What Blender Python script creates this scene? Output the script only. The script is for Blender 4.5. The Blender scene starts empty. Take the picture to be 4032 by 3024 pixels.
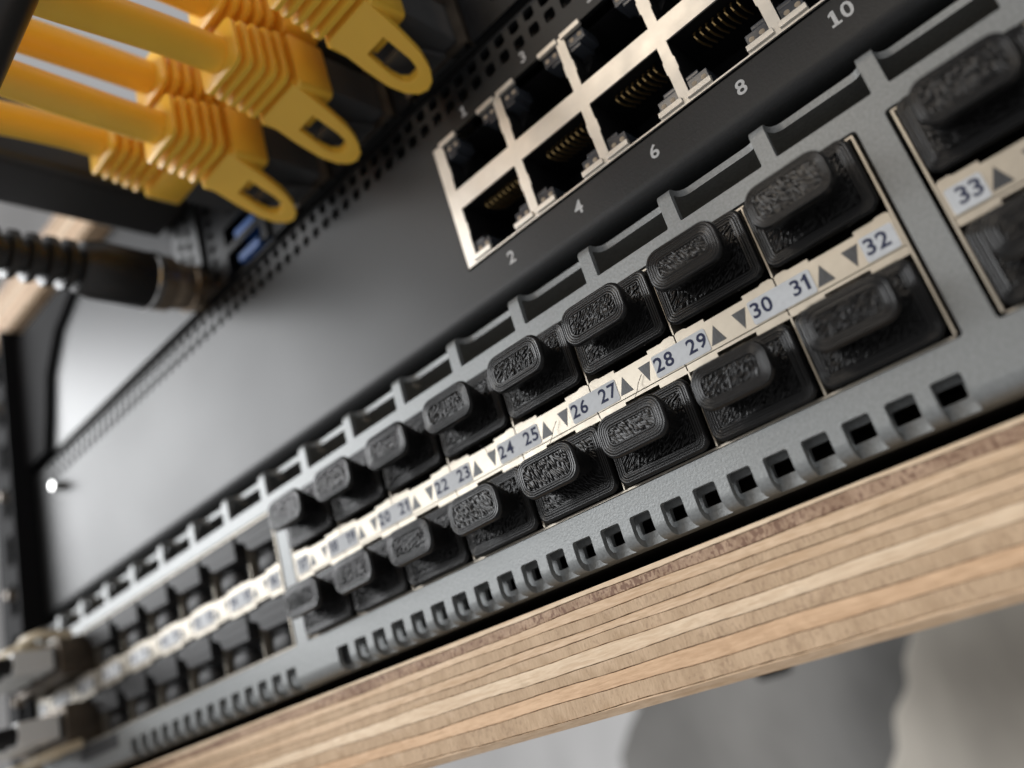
import bpy, bmesh, math, random
from mathutils import Vector, Matrix
from mathutils.geometry import delaunay_2d_cdt

# =====================================================================
# camera, world, lamps, exposure
# =====================================================================
scene = bpy.context.scene
col = scene.collection
MM = 0.001
FOCUS_MM = 109.0
R0 = (0.7050722, 0.6523429, -0.2780681)      # camera right
R1 = (-0.4361204, 0.0896956, -0.895407)      # camera down
R2 = (-0.5591709, 0.7525978, 0.347742)       # camera forward
CAM = (14.0155617, -92.9539133, -32.5934847)
cd = bpy.data.cameras.new('camera')
cam = bpy.data.objects.new('camera', cd)
col.objects.link(cam)
m = Matrix.Identity(4)
for i in range(3):
    m[i][0] = R0[i]; m[i][1] = -R1[i]; m[i][2] = -R2[i]; m[i][3] = CAM[i] * MM
cam.matrix_world = m
cd.sensor_fit = 'HORIZONTAL'
cd.sensor_width = 5.64
cd.lens = 3324.23 / 4032 * 5.64
cd.clip_start = 0.005
cd.clip_end = 50
cd.dof.use_dof = True
cd.dof.focus_distance = FOCUS_MM * MM
cd.dof.aperture_fstop = 1.8
scene.camera = cam

world = bpy.data.worlds.new('World')
scene.world = world
world.use_nodes = True
bg = world.node_tree.nodes['Background']
bg.inputs[0].default_value = (0.98, 0.98, 1.0, 1)
bg.inputs[1].default_value = 0.34


def area(name, loc, target, sx, sy, power, color):
    ld = bpy.data.lights.new(name, 'AREA')
    ld.shape = 'RECTANGLE'
    ld.size = sx; ld.size_y = sy
    ld.energy = power
    ld.color = color
    o = bpy.data.objects.new(name, ld)
    col.objects.link(o)
    o.location = loc
    d = Vector(target) - Vector(loc)
    o.rotation_euler = d.to_track_quat('-Z', 'Y').to_euler()
    return o


# the window on the left of the room and a warm ceiling lamp behind the camera
area('window_light', (-1.94, -1.38, 0.85), (-0.05, 0, 0.03), 2.55, 0.74, 68, (0.97, 0.985, 1.0))
area('room_lamp', (-0.55, -2.3, 1.45), (0, 0, 0), 0.9, 0.55, 11, (1.0, 0.87, 0.72))

vs = scene.view_settings
vs.view_transform = 'Standard'
vs.look = 'None'
vs.exposure = 0.20
vs.gamma = 1.0
vs.use_curve_mapping = False
scene.render.engine = 'CYCLES'
scene.cycles.use_denoising = True
scene.cycles.max_bounces = 8
scene.cycles.sample_clamp_indirect = 4

# =====================================================================
# helpers: meshes are collected in millimetres and linked in metres
# =====================================================================
rnd = random.Random(7)


class MB:
    def __init__(self):
        self.v = []; self.f = []

    def add(self, verts, faces):
        n = len(self.v)
        self.v += [tuple(p) for p in verts]
        self.f += [tuple(i + n for i in f) for f in faces]
        return self

    def box(self, x0, x1, y0, y1, z0, z1):
        v = [(x0, y0, z0), (x1, y0, z0), (x1, y1, z0), (x0, y1, z0), (x0, y0, z1), (x1, y0, z1), (x1, y1, z1), (x0, y1, z1)]
        return self.add(v, [(0, 3, 2, 1), (4, 5, 6, 7), (0, 1, 5, 4), (1, 2, 6, 5), (2, 3, 7, 6), (3, 0, 4, 7)])

    def prism(self, poly, y0, y1):
        """poly: (x, z) counter-clockwise seen from -y; extruded from y0 (front) to y1"""
        n = len(poly)
        v = [(x, y0, z) for x, z in poly] + [(x, y1, z) for x, z in poly]
        f = [tuple(range(n)), tuple(range(2 * n - 1, n - 1, -1))]
        f += [(i, i + n, (i + 1) % n + n, (i + 1) % n) for i in range(n)]
        return self.add(v, f)

    def loft(self, loops, cap0=True, cap1=True):
        n = len(loops[0]); v = []; f = []
        for l in loops: v += l
        for k in range(len(loops) - 1):
            a = k * n; b = a + n
            for i in range(n):
                j = (i + 1) % n
                f.append((a + i, b + i, b + j, a + j))
        if cap0: f.append(tuple(range(n)))
        if cap1: f.append(tuple(range(len(v) - 1, len(v) - 1 - n, -1)))
        return self.add(v, f)

    def tube(self, path, r, n=12, caps=True):
        path = [Vector(p) for p in path]
        rr = r if isinstance(r, (list, tuple)) else [r] * len(path)
        loops = []
        up = Vector((0, 0, 1))
        for i, p in enumerate(path):
            t = (path[min(i + 1, len(path) - 1)] - path[max(i - 1, 0)]).normalized()
            ref = up if abs(t.dot(up)) < 0.9 else Vector((1, 0, 0))
            a = t.cross(ref).normalized(); b = t.cross(a).normalized()
            loops.append([tuple(p + rr[i] * (math.cos(2 * math.pi * k / n) * a + math.sin(2 * math.pi * k / n) * b)) for k in range(n)])
        return self.loft(loops, caps, caps)

    def build(self, name, mat, parent=None, org=(0, 0, 0), bevel=0, seg=2, smooth=None, loc=None):
        me = mesh_from(name, self.v, self.f, mat, org, bevel, seg, smooth)
        return link(name, me, parent, loc)


def mesh_from(name, v, f, mat, org=(0, 0, 0), bevel=0, seg=2, smooth=None):
    me = bpy.data.meshes.new(name)
    me.from_pydata([((p[0] - org[0]) * MM, (p[1] - org[1]) * MM, (p[2] - org[2]) * MM) for p in v], [], f)
    bm = bmesh.new(); bm.from_mesh(me)
    bmesh.ops.recalc_face_normals(bm, faces=bm.faces)
    if bevel:
        es = [e for e in bm.edges if len(e.link_faces) == 2 and e.calc_face_angle(0) > 0.5]
        bmesh.ops.bevel(bm, geom=es, offset=bevel * MM, segments=seg, profile=0.5, affect='EDGES', clamp_overlap=True)
    bm.to_mesh(me); bm.free()
    if smooth or bevel:
        for p in me.polygons: p.use_smooth = True
        me.set_sharp_from_angle(angle=math.radians(smooth or 35))
    if mat: me.materials.append(M[mat])
    if bevel: me['bevelled'] = 1
    me.update()
    return me


def link(name, me, parent=None, loc=None):
    o = bpy.data.objects.new(name, me)
    col.objects.link(o)
    if parent: o.parent = parent
    if loc: o.location = Vector(loc) * MM
    if me.get('bevelled'):
        md = o.modifiers.new('weighted_normal', 'WEIGHTED_NORMAL')
        md.keep_sharp = True
    return o


def tag(o, label=None, cat=None, group=None, kind=None):
    if label: o['label'] = label
    if cat: o['category'] = cat
    if group: o['group'] = group
    if kind: o['kind'] = kind
    return o


def thing(name, label, cat, loc=(0, 0, 0), group=None, rot=None):
    o = bpy.data.objects.new(name, None)
    col.objects.link(o)
    o.empty_display_size = 0.005
    o.location = Vector(loc) * MM
    if rot: o.rotation_euler = rot
    return tag(o, label, cat, group)


def rrect(w, h, r, n=5, cx=0.0, cz=0.0):
    """counter-clockwise rounded rectangle (x, z)"""
    r = max(0.02, min(r, w / 2 - 0.01, h / 2 - 0.01))
    out = []
    for k, (sx, sz) in enumerate(((1, 1), (-1, 1), (-1, -1), (1, -1))):
        for i in range(n + 1):
            a = math.pi / 2 * (k + i / n)
            out.append((cx + sx * (w / 2 - r) + r * math.cos(a), cz + sz * (h / 2 - r) + r * math.sin(a)))
    return out


def inside(x, y, poly):
    c = False; n = len(poly); j = n - 1
    for i in range(n):
        xi, yi = poly[i]; xj, yj = poly[j]
        if (yi > y) != (yj > y) and x < (xj - xi) * (y - yi) / (yj - yi) + xi: c = not c
        j = i
    return c


def sheet(mb, outline, holes, lines, mapf, th):
    """bent sheet metal: outline and holes live in the flat (x, s) plane, mapf(x, s, depth) bends it"""
    V = []; Ed = []

    def loop(p):
        n = len(V); V.extend(Vector(q) for q in p)
        Ed.extend((n + i, n + (i + 1) % len(p)) for i in range(len(p)))
    loop(outline)
    for h in holes: loop(h)
    xs = [p[0] for p in outline]; a, b = min(xs), max(xs)
    for s in lines:
        n = len(V); V.extend([Vector((a, s)), Vector((b, s))]); Ed.append((n, n + 1))
    res = delaunay_2d_cdt(V, Ed, [], 0, 1e-4)
    P = res[0]; T = res[2]
    bbs = [(min(p[0] for p in h), max(p[0] for p in h), min(p[1] for p in h), max(p[1] for p in h), h) for h in holes]
    keep = []
    for t in T:
        if len(t) < 3: continue
        cx = sum(P[i][0] for i in t) / len(t); cy = sum(P[i][1] for i in t) / len(t)
        if not inside(cx, cy, outline): continue
        if any(x0 < cx < x1 and y0 < cy < y1 and inside(cx, cy, h) for x0, x1, y0, y1, h in bbs): continue
        keep.append(tuple(t))
    n = len(P)
    v = [mapf(p[0], p[1], 0) for p in P] + [mapf(p[0], p[1], th) for p in P]
    f = list(keep) + [tuple(i + n for i in reversed(t)) for t in keep]
    cnt = {}
    for t in keep:
        for i in range(len(t)):
            e = (t[i], t[(i + 1) % len(t)])
            k = (min(e), max(e)); cnt[k] = None if k in cnt else e
    for e in cnt.values():
        if e: f.append((e[1], e[0], e[0] + n, e[1] + n))
    mb.add(v, f)
    return mb


def bent(zb, rb, zt, rt, y0):
    """map for a front panel whose lower and upper edges bend back"""
    L = (zt - rt) - (zb + rb)
    q = math.pi / 2

    def mp(x, s, d):
        if s < 0:
            u = -s / rb
            if u <= q: return (x, y0 + rb - (rb - d) * math.cos(u), zb + rb - (rb - d) * math.sin(u))
            return (x, y0 + rb + (-s - rb * q), zb + d)
        if s > L:
            u = (s - L) / rt
            if u <= q: return (x, y0 + rt - (rt - d) * math.cos(u), zt - rt + (rt - d) * math.sin(u))
            return (x, y0 + rt + (s - L - rt * q), zt - d)
        return (x, y0 + d, zb + rb + s)
    lines = [-rb * q * k / 6 for k in range(0, 7)] + [L + rt * q * k / 6 for k in range(0, 7)] + [0.25, L - 0.25, -rb * q - 0.25, L + rt * q + 0.25]
    sz = lambda z: z - (zb + rb)
    top = lambda y: L + rt * q + (y - y0 - rt)
    bot = lambda y: -(rb * q + (y - y0 - rb))
    return mp, lines, sz, top, bot


_textcache = {}
ONE_PLAIN = [(0.17, 0.0), (0.38, 0.0), (0.38, 1.0), (0.22, 1.0), (0.13, 0.86), (0.0, 0.79), (0.0, 0.63), (0.17, 0.70)]
ONE_SLAB = [(-0.03, 0.0), (0.53, 0.0), (0.53, 0.15), (0.36, 0.15), (0.36, 1.0), (0.2, 1.0), (0.0, 0.86), (0.0, 0.71), (0.14, 0.76), (0.14, 0.15), (-0.03, 0.15)]


def glyph(ch, bold):
    """flat glyph polygons (verts, faces) one unit high, starting at x = 0"""
    cu = bpy.data.curves.new('t', 'FONT')
    cu.body = ch; cu.size = 1.4; cu.offset = bold; cu.resolution_u = 3
    o = bpy.data.objects.new('t', cu); col.objects.link(o)
    dg = bpy.context.evaluated_depsgraph_get(); dg.update()
    me = bpy.data.meshes.new_from_object(o.evaluated_get(dg))
    v = [(p.co.x, p.co.y) for p in me.vertices]; f = [tuple(p.vertices) for p in me.polygons]
    bpy.data.objects.remove(o); bpy.data.curves.remove(cu); bpy.data.meshes.remove(me)
    x0 = min(p[0] for p in v); y0 = min(p[1] for p in v); k = 1 / (max(p[1] for p in v) - y0)
    return [((p[0] - x0) * k, (p[1] - y0) * k) for p in v], f


def text_mesh(txt, size, bold, mat, slab=False):
    key = (txt, size, bold, mat)
    if key in _textcache: return _textcache[key]
    V = []; F = []; x = 0.0
    for ch in txt:
        if ch == '1':
            v = ONE_SLAB if slab else ONE_PLAIN; f = [tuple(range(len(v)))]
        else:
            if (ch, bold) not in _textcache: _textcache[(ch, bold)] = glyph(ch, bold)
            v, f = _textcache[(ch, bold)]
        n = len(V); V += [(p[0] * 1.05 + x, p[1]) for p in v]; F += [tuple(i + n for i in q) for q in f]
        x += max(p[0] for p in v) * 1.05 + 0.13
    x -= 0.13
    me = mesh_from('port_number', [((p[0] - x / 2) * size, 0.0, (p[1] - 0.5) * size) for p in V], F, mat)
    _textcache[key] = me
    return me


# =====================================================================
# materials
# =====================================================================
M = {}


def mat(name, base, rough=0.5, metal=0.0, spec=0.5, coat=0.0, noise=None, bump=None, trans=0.0, rough_noise=None, sss=0.0, dust=None):
    """noise=(scale, amount, (stretch)) colour variation, bump=(scale, strength, (stretch))"""
    mt = bpy.data.materials.new(name); mt.use_nodes = True
    nt = mt.node_tree; N = nt.nodes; Lk = nt.links
    b = N['Principled BSDF']
    b.inputs['Base Color'].default_value = (*base, 1)
    b.inputs['Roughness'].default_value = rough
    b.inputs['Metallic'].default_value = metal
    b.inputs['Specular IOR Level'].default_value = spec
    b.inputs['Coat Weight'].default_value = coat
    b.inputs['Transmission Weight'].default_value = trans
    if sss:
        b.inputs['Subsurface Weight'].default_value = sss
        b.inputs['Subsurface Radius'].default_value = (0.002, 0.0012, 0.0005)
    tc = N.new('ShaderNodeTexCoord')

    def tex(scale, stretch=(1, 1, 1), detail=4.0):
        mp = N.new('ShaderNodeMapping'); mp.inputs['Scale'].default_value = stretch
        Lk.new(tc.outputs['Object'], mp.inputs['Vector'])
        t = N.new('ShaderNodeTexNoise'); t.inputs['Scale'].default_value = scale; t.inputs['Detail'].default_value = detail
        Lk.new(mp.outputs[0], t.inputs['Vector'])
        return t.outputs['Fac']
    if noise:
        mr = N.new('ShaderNodeMapRange')
        mr.inputs[1].default_value = 0.3; mr.inputs[2].default_value = 0.7
        mr.inputs[3].default_value = 1 - noise[1]; mr.inputs[4].default_value = 1 + noise[1]
        Lk.new(tex(noise[0], noise[2] if len(noise) > 2 else (1, 1, 1)), mr.inputs[0])
        mx = N.new('ShaderNodeVectorMath'); mx.operation = 'SCALE'
        mx.inputs[0].default_value = base
        Lk.new(mr.outputs[0], mx.inputs['Scale'])
        Lk.new(mx.outputs[0], b.inputs['Base Color'])
    if dust:
        dr = N.new('ShaderNodeMapRange'); dr.inputs[1].default_value = dust[1]; dr.inputs[2].default_value = dust[1] + 0.03
        dr.inputs[4].default_value = dust[2]
        Lk.new(tex(dust[0], detail=1.0), dr.inputs[0])
        mm = N.new('ShaderNodeMix'); mm.data_type = 'RGBA'
        Lk.new(dr.outputs[0], mm.inputs[0])
        src = b.inputs['Base Color'].links[0].from_socket if b.inputs['Base Color'].links else None
        if src: Lk.new(src, mm.inputs[6])
        else: mm.inputs[6].default_value = (*base, 1)
        mm.inputs[7].default_value = (0.34, 0.33, 0.31, 1)
        Lk.new(mm.outputs[2], b.inputs['Base Color'])
    if rough_noise:
        mr = N.new('ShaderNodeMapRange')
        mr.inputs[1].default_value = 0.3; mr.inputs[2].default_value = 0.7
        mr.inputs[3].default_value = rough - rough_noise[1]; mr.inputs[4].default_value = rough + rough_noise[1]
        Lk.new(tex(rough_noise[0]), mr.inputs[0]); Lk.new(mr.outputs[0], b.inputs['Roughness'])
    if bump:
        bp = N.new('ShaderNodeBump'); bp.inputs['Strength'].default_value = bump[1]; bp.inputs['Distance'].default_value = 0.0001
        Lk.new(tex(bump[0], bump[2] if len(bump) > 2 else (1, 1, 1), 3.0), bp.inputs['Height'])
        Lk.new(bp.outputs[0], b.inputs['Normal'])
    M[name] = mt
    return mt


mat('grey_paint', (0.215, 0.225, 0.225), 0.43, 0.22, noise=(2600, 0.15), bump=(3200, 0.38))
mat('black_paint', (0.0045, 0.005, 0.0055), 0.48, 0.0, 0.5, noise=(1500, 0.4), bump=(2600, 0.35), rough_noise=(30, 0.015), dust=(1100, 0.80, 0.35))
mat('dark_interior', (0.012, 0.012, 0.012), 0.7)
mat('gold_steel', (0.41, 0.37, 0.305), 0.38, 0.5, noise=(350, 0.10), bump=(900, 0.06), rough_noise=(300, 0.05))
mat('dark_steel', (0.16, 0.13, 0.10), 0.4, 0.8, noise=(300, 0.25))
mat('nickel', (0.73, 0.69, 0.62), 0.42, 0.75, noise=(420, 0.06), bump=(1600, 0.1), rough_noise=(200, 0.06))
mat('galvanised', (0.50, 0.51, 0.52), 0.30, 0.75, noise=(160, 0.12), rough_noise=(110, 0.07))
mat('paper', (0.57, 0.59, 0.61), 0.75, 0, 0.2, noise=(1500, 0.05))
mat('navy_ink', (0.030, 0.036, 0.075), 0.7, 0, 0.2)
mat('arrow_grey', (0.034, 0.037, 0.042), 0.45, noise=(1500, 0.35, (3, 1, 1)))
mat('white_ink', (0.58, 0.58, 0.57), 0.5, noise=(2500, 0.15))
mat('port_plastic', (0.010, 0.010, 0.011), 0.45)
mat('contact_gold', (0.68, 0.47, 0.20), 0.35, 0.8)
mat('led_housing', (0.045, 0.05, 0.06), 0.2, 0.0, 0.5)
mat('led_lens', (0.42, 0.34, 0.25), 0.5, 0, 0.3)
mat('server_black', (0.010, 0.0105, 0.012), 0.32, 0.0, 0.25, noise=(700, 0.3))
mat('rail_black', (0.010, 0.010, 0.011), 0.75, 0.0, 0.12)
mat('cord_black', (0.012, 0.012, 0.012), 0.6, 0.0, 0.2)
mat('plug_rubber', (0.022, 0.022, 0.023), 0.55, 0.0, 0.3, bump=(900, 0.15))
mat('yellow_pvc', (0.99, 0.58, 0.065), 0.36, 0.0, 0.45, noise=(90, 0.06), sss=0.25)
mat('clear_plug', (0.10, 0.10, 0.10), 0.18, 0.0, 0.5, trans=0.25)
mat('black_pvc', (0.016, 0.015, 0.014), 0.38, 0.0, 0.5, bump=(500, 0.1))
mat('bronze_collar', (0.52, 0.41, 0.30), 0.22, 0.9, noise=(300, 0.2))
mat('bright_steel', (0.75, 0.74, 0.72), 0.16, 1.0)
mat('beige_plastic', (0.55, 0.46, 0.32), 0.35, 0.0, 0.5)
mat('white_plastic', (0.72, 0.72, 0.70), 0.3, 0.0, 0.5)
mat('blue_plastic', (0.010, 0.085, 0.33), 0.45)
mat('wall_plaster', (0.58, 0.58, 0.58), 0.85, noise=(9, 0.13, (1, 1, 0.4)))
mat('shade_grey', (0.17, 0.167, 0.16), 0.9, noise=(9, 0.55, (1, 1, 0.5)))  # dark tone carries the shadow on the back wall
mat('cream_cloth', (0.42, 0.39, 0.34), 0.85, noise=(16, 0.3, (1, 1, 0.4)))


def printed_plastic():
    """3D printed black filament: fine layer lines along the build direction (local y)"""
    mt = mat('printed_black', (0.009, 0.0088, 0.0088), 0.20, 0.0, 0.27, dust=(1500, 0.80, 0.4))
    nt = mt.node_tree; N = nt.nodes; Lk = nt.links; b = N['Principled BSDF']
    tc = N.new('ShaderNodeTexCoord')
    w = N.new('ShaderNodeTexWave'); w.wave_type = 'BANDS'; w.bands_direction = 'Y'
    w.inputs['Scale'].default_value = 0.314 / 0.0002 / 2; w.inputs['Distortion'].default_value = 0.6
    Lk.new(tc.outputs['Object'], w.inputs['Vector'])
    n = N.new('ShaderNodeTexNoise'); n.inputs['Scale'].default_value = 1500; n.inputs['Detail'].default_value = 3
    Lk.new(tc.outputs['Object'], n.inputs['Vector'])
    b1 = N.new('ShaderNodeBump'); b1.inputs['Strength'].default_value = 0.15; b1.inputs['Distance'].default_value = 0.00004
    Lk.new(w.outputs['Fac'], b1.inputs['Height'])
    b2 = N.new('ShaderNodeBump'); b2.inputs['Strength'].default_value = 0.22; b2.inputs['Distance'].default_value = 0.00008
    Lk.new(n.outputs['Fac'], b2.inputs['Height']); Lk.new(b1.outputs[0], b2.inputs['Normal'])
    Lk.new(b2.outputs[0], b.inputs['Normal'])


printed_plastic()


def wood(name, light, dark, stretch, pores=0.0, streak=0.35):
    mt = bpy.data.materials.new(name); mt.use_nodes = True
    nt = mt.node_tree; N = nt.nodes; Lk = nt.links; b = N['Principled BSDF']
    b.inputs['Roughness'].default_value = 0.55
    b.inputs['Specular IOR Level'].default_value = 0.2
    tc = N.new('ShaderNodeTexCoord')
    mp = N.new('ShaderNodeMapping'); mp.inputs['Scale'].default_value = stretch
    Lk.new(tc.outputs['Object'], mp.inputs['Vector'])
    oi = N.new('ShaderNodeObjectInfo')
    ad = N.new('ShaderNodeVectorMath'); ad.operation = 'ADD'
    Lk.new(mp.outputs[0], ad.inputs[0]); Lk.new(oi.outputs['Random'], ad.inputs[1])
    n1 = N.new('ShaderNodeTexNoise'); n1.inputs['Scale'].default_value = 300; n1.inputs['Detail'].default_value = 6; n1.inputs['Roughness'].default_value = 0.65
    Lk.new(ad.outputs[0], n1.inputs['Vector'])
    n2 = N.new('ShaderNodeTexNoise'); n2.inputs['Scale'].default_value = 28; n2.inputs['Detail'].default_value = 3
    Lk.new(ad.outputs[0], n2.inputs['Vector'])
    mx = N.new('ShaderNodeMath'); mx.operation = 'MULTIPLY_ADD'; mx.inputs[1].default_value = 0.55
    Lk.new(n1.outputs['Fac'], mx.inputs[0])
    m2 = N.new('ShaderNodeMath'); m2.operation = 'MULTIPLY'; m2.inputs[1].default_value = 0.45
    Lk.new(n2.outputs['Fac'], m2.inputs[0]); Lk.new(m2.outputs[0], mx.inputs[2])
    cr = N.new('ShaderNodeValToRGB')
    cr.color_ramp.elements[0].position = 0.5 - streak / 2; cr.color_ramp.elements[0].color = (*dark, 1)
    cr.color_ramp.elements[1].position = 0.5 + streak / 2; cr.color_ramp.elements[1].color = (*light, 1)
    Lk.new(mx.outputs[0], cr.inputs[0])
    out = cr.outputs[0]
    if pores:
        v = N.new('ShaderNodeTexNoise'); v.inputs['Scale'].default_value = 2600; v.inputs['Detail'].default_value = 2
        mp2 = N.new('ShaderNodeMapping'); mp2.inputs['Scale'].default_value = (1.0, 0.5, 0.55)
        Lk.new(tc.outputs['Object'], mp2.inputs['Vector']); Lk.new(mp2.outputs[0], v.inputs['Vector'])
        v2 = N.new('ShaderNodeTexNoise'); v2.inputs['Scale'].default_value = 60
        Lk.new(tc.outputs['Object'], v2.inputs['Vector'])
        sm = N.new('ShaderNodeMath'); sm.operation = 'MULTIPLY_ADD'; sm.inputs[1].default_value = 0.5
        Lk.new(v2.outputs['Fac'], sm.inputs[0]); Lk.new(v.outputs['Fac'], sm.inputs[2])
        pr = N.new('ShaderNodeMapRange'); pr.inputs[1].default_value = 0.76 if pores > 0.5 else 0.82; pr.inputs[2].default_value = 0.86 if pores > 0.5 else 0.92
        Lk.new(sm.outputs[0], pr.inputs[0])
        mm = N.new('ShaderNodeMix'); mm.data_type = 'RGBA'
        pm = N.new('ShaderNodeMath'); pm.operation = 'MULTIPLY'; pm.inputs[1].default_value = pores
        Lk.new(pr.outputs[0], pm.inputs[0]); Lk.new(pm.outputs[0], mm.inputs[0])
        Lk.new(out, mm.inputs[6]); mm.inputs[7].default_value = (0.17, 0.09, 0.06, 1)
        out = mm.outputs[2]
    Lk.new(out, b.inputs['Base Color'])
    bp = N.new('ShaderNodeBump'); bp.inputs['Strength'].default_value = 0.7; bp.inputs['Distance'].default_value = 0.00015
    Lk.new(n1.outputs['Fac'], bp.inputs['Height']); Lk.new(bp.outputs[0], b.inputs['Normal'])
    M[name] = mt


wood('ply_light', (0.75, 0.56, 0.385), (0.56, 0.385, 0.24), (1.2, 1, 11), streak=0.19)
wood('ply_pale', (0.84, 0.675, 0.49), (0.66, 0.49, 0.33), (1.1, 1, 10), streak=0.19)
wood('ply_orange', (0.74, 0.51, 0.325), (0.56, 0.365, 0.22), (1.2, 1, 11), streak=0.19)
wood('ply_cross', (0.59, 0.43, 0.285), (0.45, 0.315, 0.20), (14, 1, 2.5), pores=0.25, streak=0.24)
wood('ply_pores', (0.48, 0.335, 0.23), (0.29, 0.185, 0.12), (12, 1, 6), pores=0.8, streak=0.22)
mat('glue_line', (0.16, 0.085, 0.045), 0.7, noise=(300, 0.4))

# =====================================================================
# setting: wall far behind, shade stand-in and pale panel below the shelf
# =====================================================================
wl = MB().box(-1600, 900, 900, 930, -700, 1500).build('wall', 'wall_plaster')
tag(wl, kind='structure')
sw = MB().box(-1500, -1470, -300, 900, -700, 1500).build('wall_side', 'wall_plaster')
tag(sw, kind='structure')

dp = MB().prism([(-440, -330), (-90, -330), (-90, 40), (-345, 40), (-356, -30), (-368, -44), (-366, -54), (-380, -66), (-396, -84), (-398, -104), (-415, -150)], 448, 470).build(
    'shade_panel', 'shade_grey', None, (-350, 460, -330), 3, loc=(-350, 460, -330))
tag(dp, 'blurred dark grey upright panel standing in for shade below the plywood shelf', 'panel')  # added panel, its dark colour stands in for wall shadow
cp = MB().prism([(-235, -330), (60, -330), (60, 40), (-115, 40), (-156, -56), (-166, -68), (-170, -82), (-184, -94), (-190, -112), (-204, -128), (-210, -160)], 425, 440).build(
    'pale_panel', 'cream_cloth', None, (-130, 430, -330), 4, loc=(-130, 430, -330))
tag(cp, 'blurred warm grey panel at the right below the shelf', 'panel')

# =====================================================================
# plywood shelf under the switches and plywood board on top of the rack
# =====================================================================
PLIES = [('ply_pale', 0.62), ('ply_pores', 1.42), ('ply_light', 1.15), ('ply_cross', 1.38), ('ply_light', 1.22), ('ply_cross', 1.35),
         ('ply_pale', 1.72), ('ply_cross', 1.70), ('ply_orange', 1.80), ('ply_cross', 2.05), ('ply_light', 1.10)]


def plywood(name, label, ztop, zbot, x0, x1, depth, yf):
    t = thing(name, label, 'shelf' if 'shelf' in label else 'board', ((x0 + x1) / 2, yf + depth / 2, zbot))
    o = ((x0 + x1) / 2, yf + depth / 2, zbot)
    tot = sum(h for _, h in PLIES); k = (ztop - zbot) / tot
    z = ztop
    r = random.Random(3)
    nseg = 620
    def wave(i, x):
        if i == 0 or i == len(PLIES): return 0.0
        return 0.10 * math.sin(x / 17.0 + i * 2.1) + 0.06 * math.sin(x / 6.3 + i * 4.7) + 0.04 * math.sin(x / 2.9 + i * 1.3)
    zz = ztop
    bounds = [ztop]
    for mt, h in PLIES: bounds.append(bounds[-1] - h * k)
    for i, (mt, h) in enumerate(PLIES):
        mb = MB()
        fr = 0.09 * math.sin(i * 1.7) - (0.05 if mt == 'ply_pores' else 0)
        e0 = 0.25 if i == 0 else 0.05; e1 = 0.95 if i == len(PLIES) - 1 else 0.05
        va = []
        for q in range(nseg + 1):
            x = x0 + (x1 - x0) * q / nseg
            w = r.uniform(-0.045, 0.045)
            za = bounds[i] + wave(i, x) - (0.022 + 0.05 * r.random() ** 2 if i else 0)
            zb = bounds[i + 1] + wave(i + 1, x) + (0.022 + 0.05 * r.random() ** 2 if i < len(PLIES) - 1 else 0)
            va.append([(x, yf + fr + e0, za), (x, yf + fr + w, za - e0), (x, yf + fr + w, zb + e1), (x, yf + fr + e1, zb), (x, yf + depth, zb), (x, yf + depth, za)])
        mb.loft(va)
        mb.build('ply', mt, t, o, smooth=25)
    g = MB().box(x0 + 0.3, x1 - 0.3, yf + 0.28, yf + depth - 1, zbot + 1.2, ztop - 0.7).build('glue_core', 'glue_line', t, o)
    return t


shelf = plywood('plywood_shelf', 'thick layered plywood shelf edge running under the grey fibre switch', -20.8, -36.75, -262, 240, 330, 0.0)
MB().tube([(-156, 250, -49.5), (-156, 250, -48.5), (-156, 250, -36.7)], [6.0, 7.5, 7.5], 18).build('shelf_screw', 'rail_black', shelf, (-11, 165, -36.75), smooth=50)
plywood('plywood_board', 'blurred plywood board edge at upper left above the black plugs', 132.9, 116.3, -262, 240, 330, 0.0)

# =====================================================================
# fibre switch (grey panel with three blocks of pluggable ports)
# =====================================================================
P = 14.25
GROUP = 118.9
ROWZ = (9.70, -6.05)           # port centre heights: upper and lower row
sfp = thing('fibre_switch', 'grey fibre switch with numbered double-row ports resting on plywood', 'switch', (0, 0, -18.5))
SO = (0, 0, -18.5)
zb, rb, zt, rt = -18.5, 1.9, 22.6, 1.3
mp, lines, sz, top, bot = bent(zb, rb, zt, rt, 0.0)
X0, X1 = -240.0, 205.0
outline = [(X0, bot(5.0)), (X1, bot(5.0)), (X1, top(40)), (X0, top(40))]
holes = []
for g in (-1, 0, 1):
    a = -114.85 + g * GROUP; b = 0.75 + g * GROUP
    holes.append([(x, sz(z)) for x, z in rrect(b - a, 14.75 + 11.35, 0.5, 3, (a + b) / 2, (14.75 - 11.35) / 2)])


def slot(xa, xb, s0, s1, r0, r1, n=4):
    """hole in (x, s): corner radius r0 at s0 and r1 at s1"""
    pts = []
    sg = 1 if s1 > s0 else -1
    for (cx, cs, r, a0) in ((xb - r0, s0 + sg * r0, r0, -90), (xb - r1, s1 - sg * r1, r1, 0), (xa + r1, s1 - sg * r1, r1, 90), (xa + r0, s0 + sg * r0, r0, 180)):
        for i in range(n + 1):
            a = math.radians(a0 + 90 * i / n)
            pts.append((cx + r * math.cos(a), cs + sg * r * math.sin(a)))
    return pts


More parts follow.
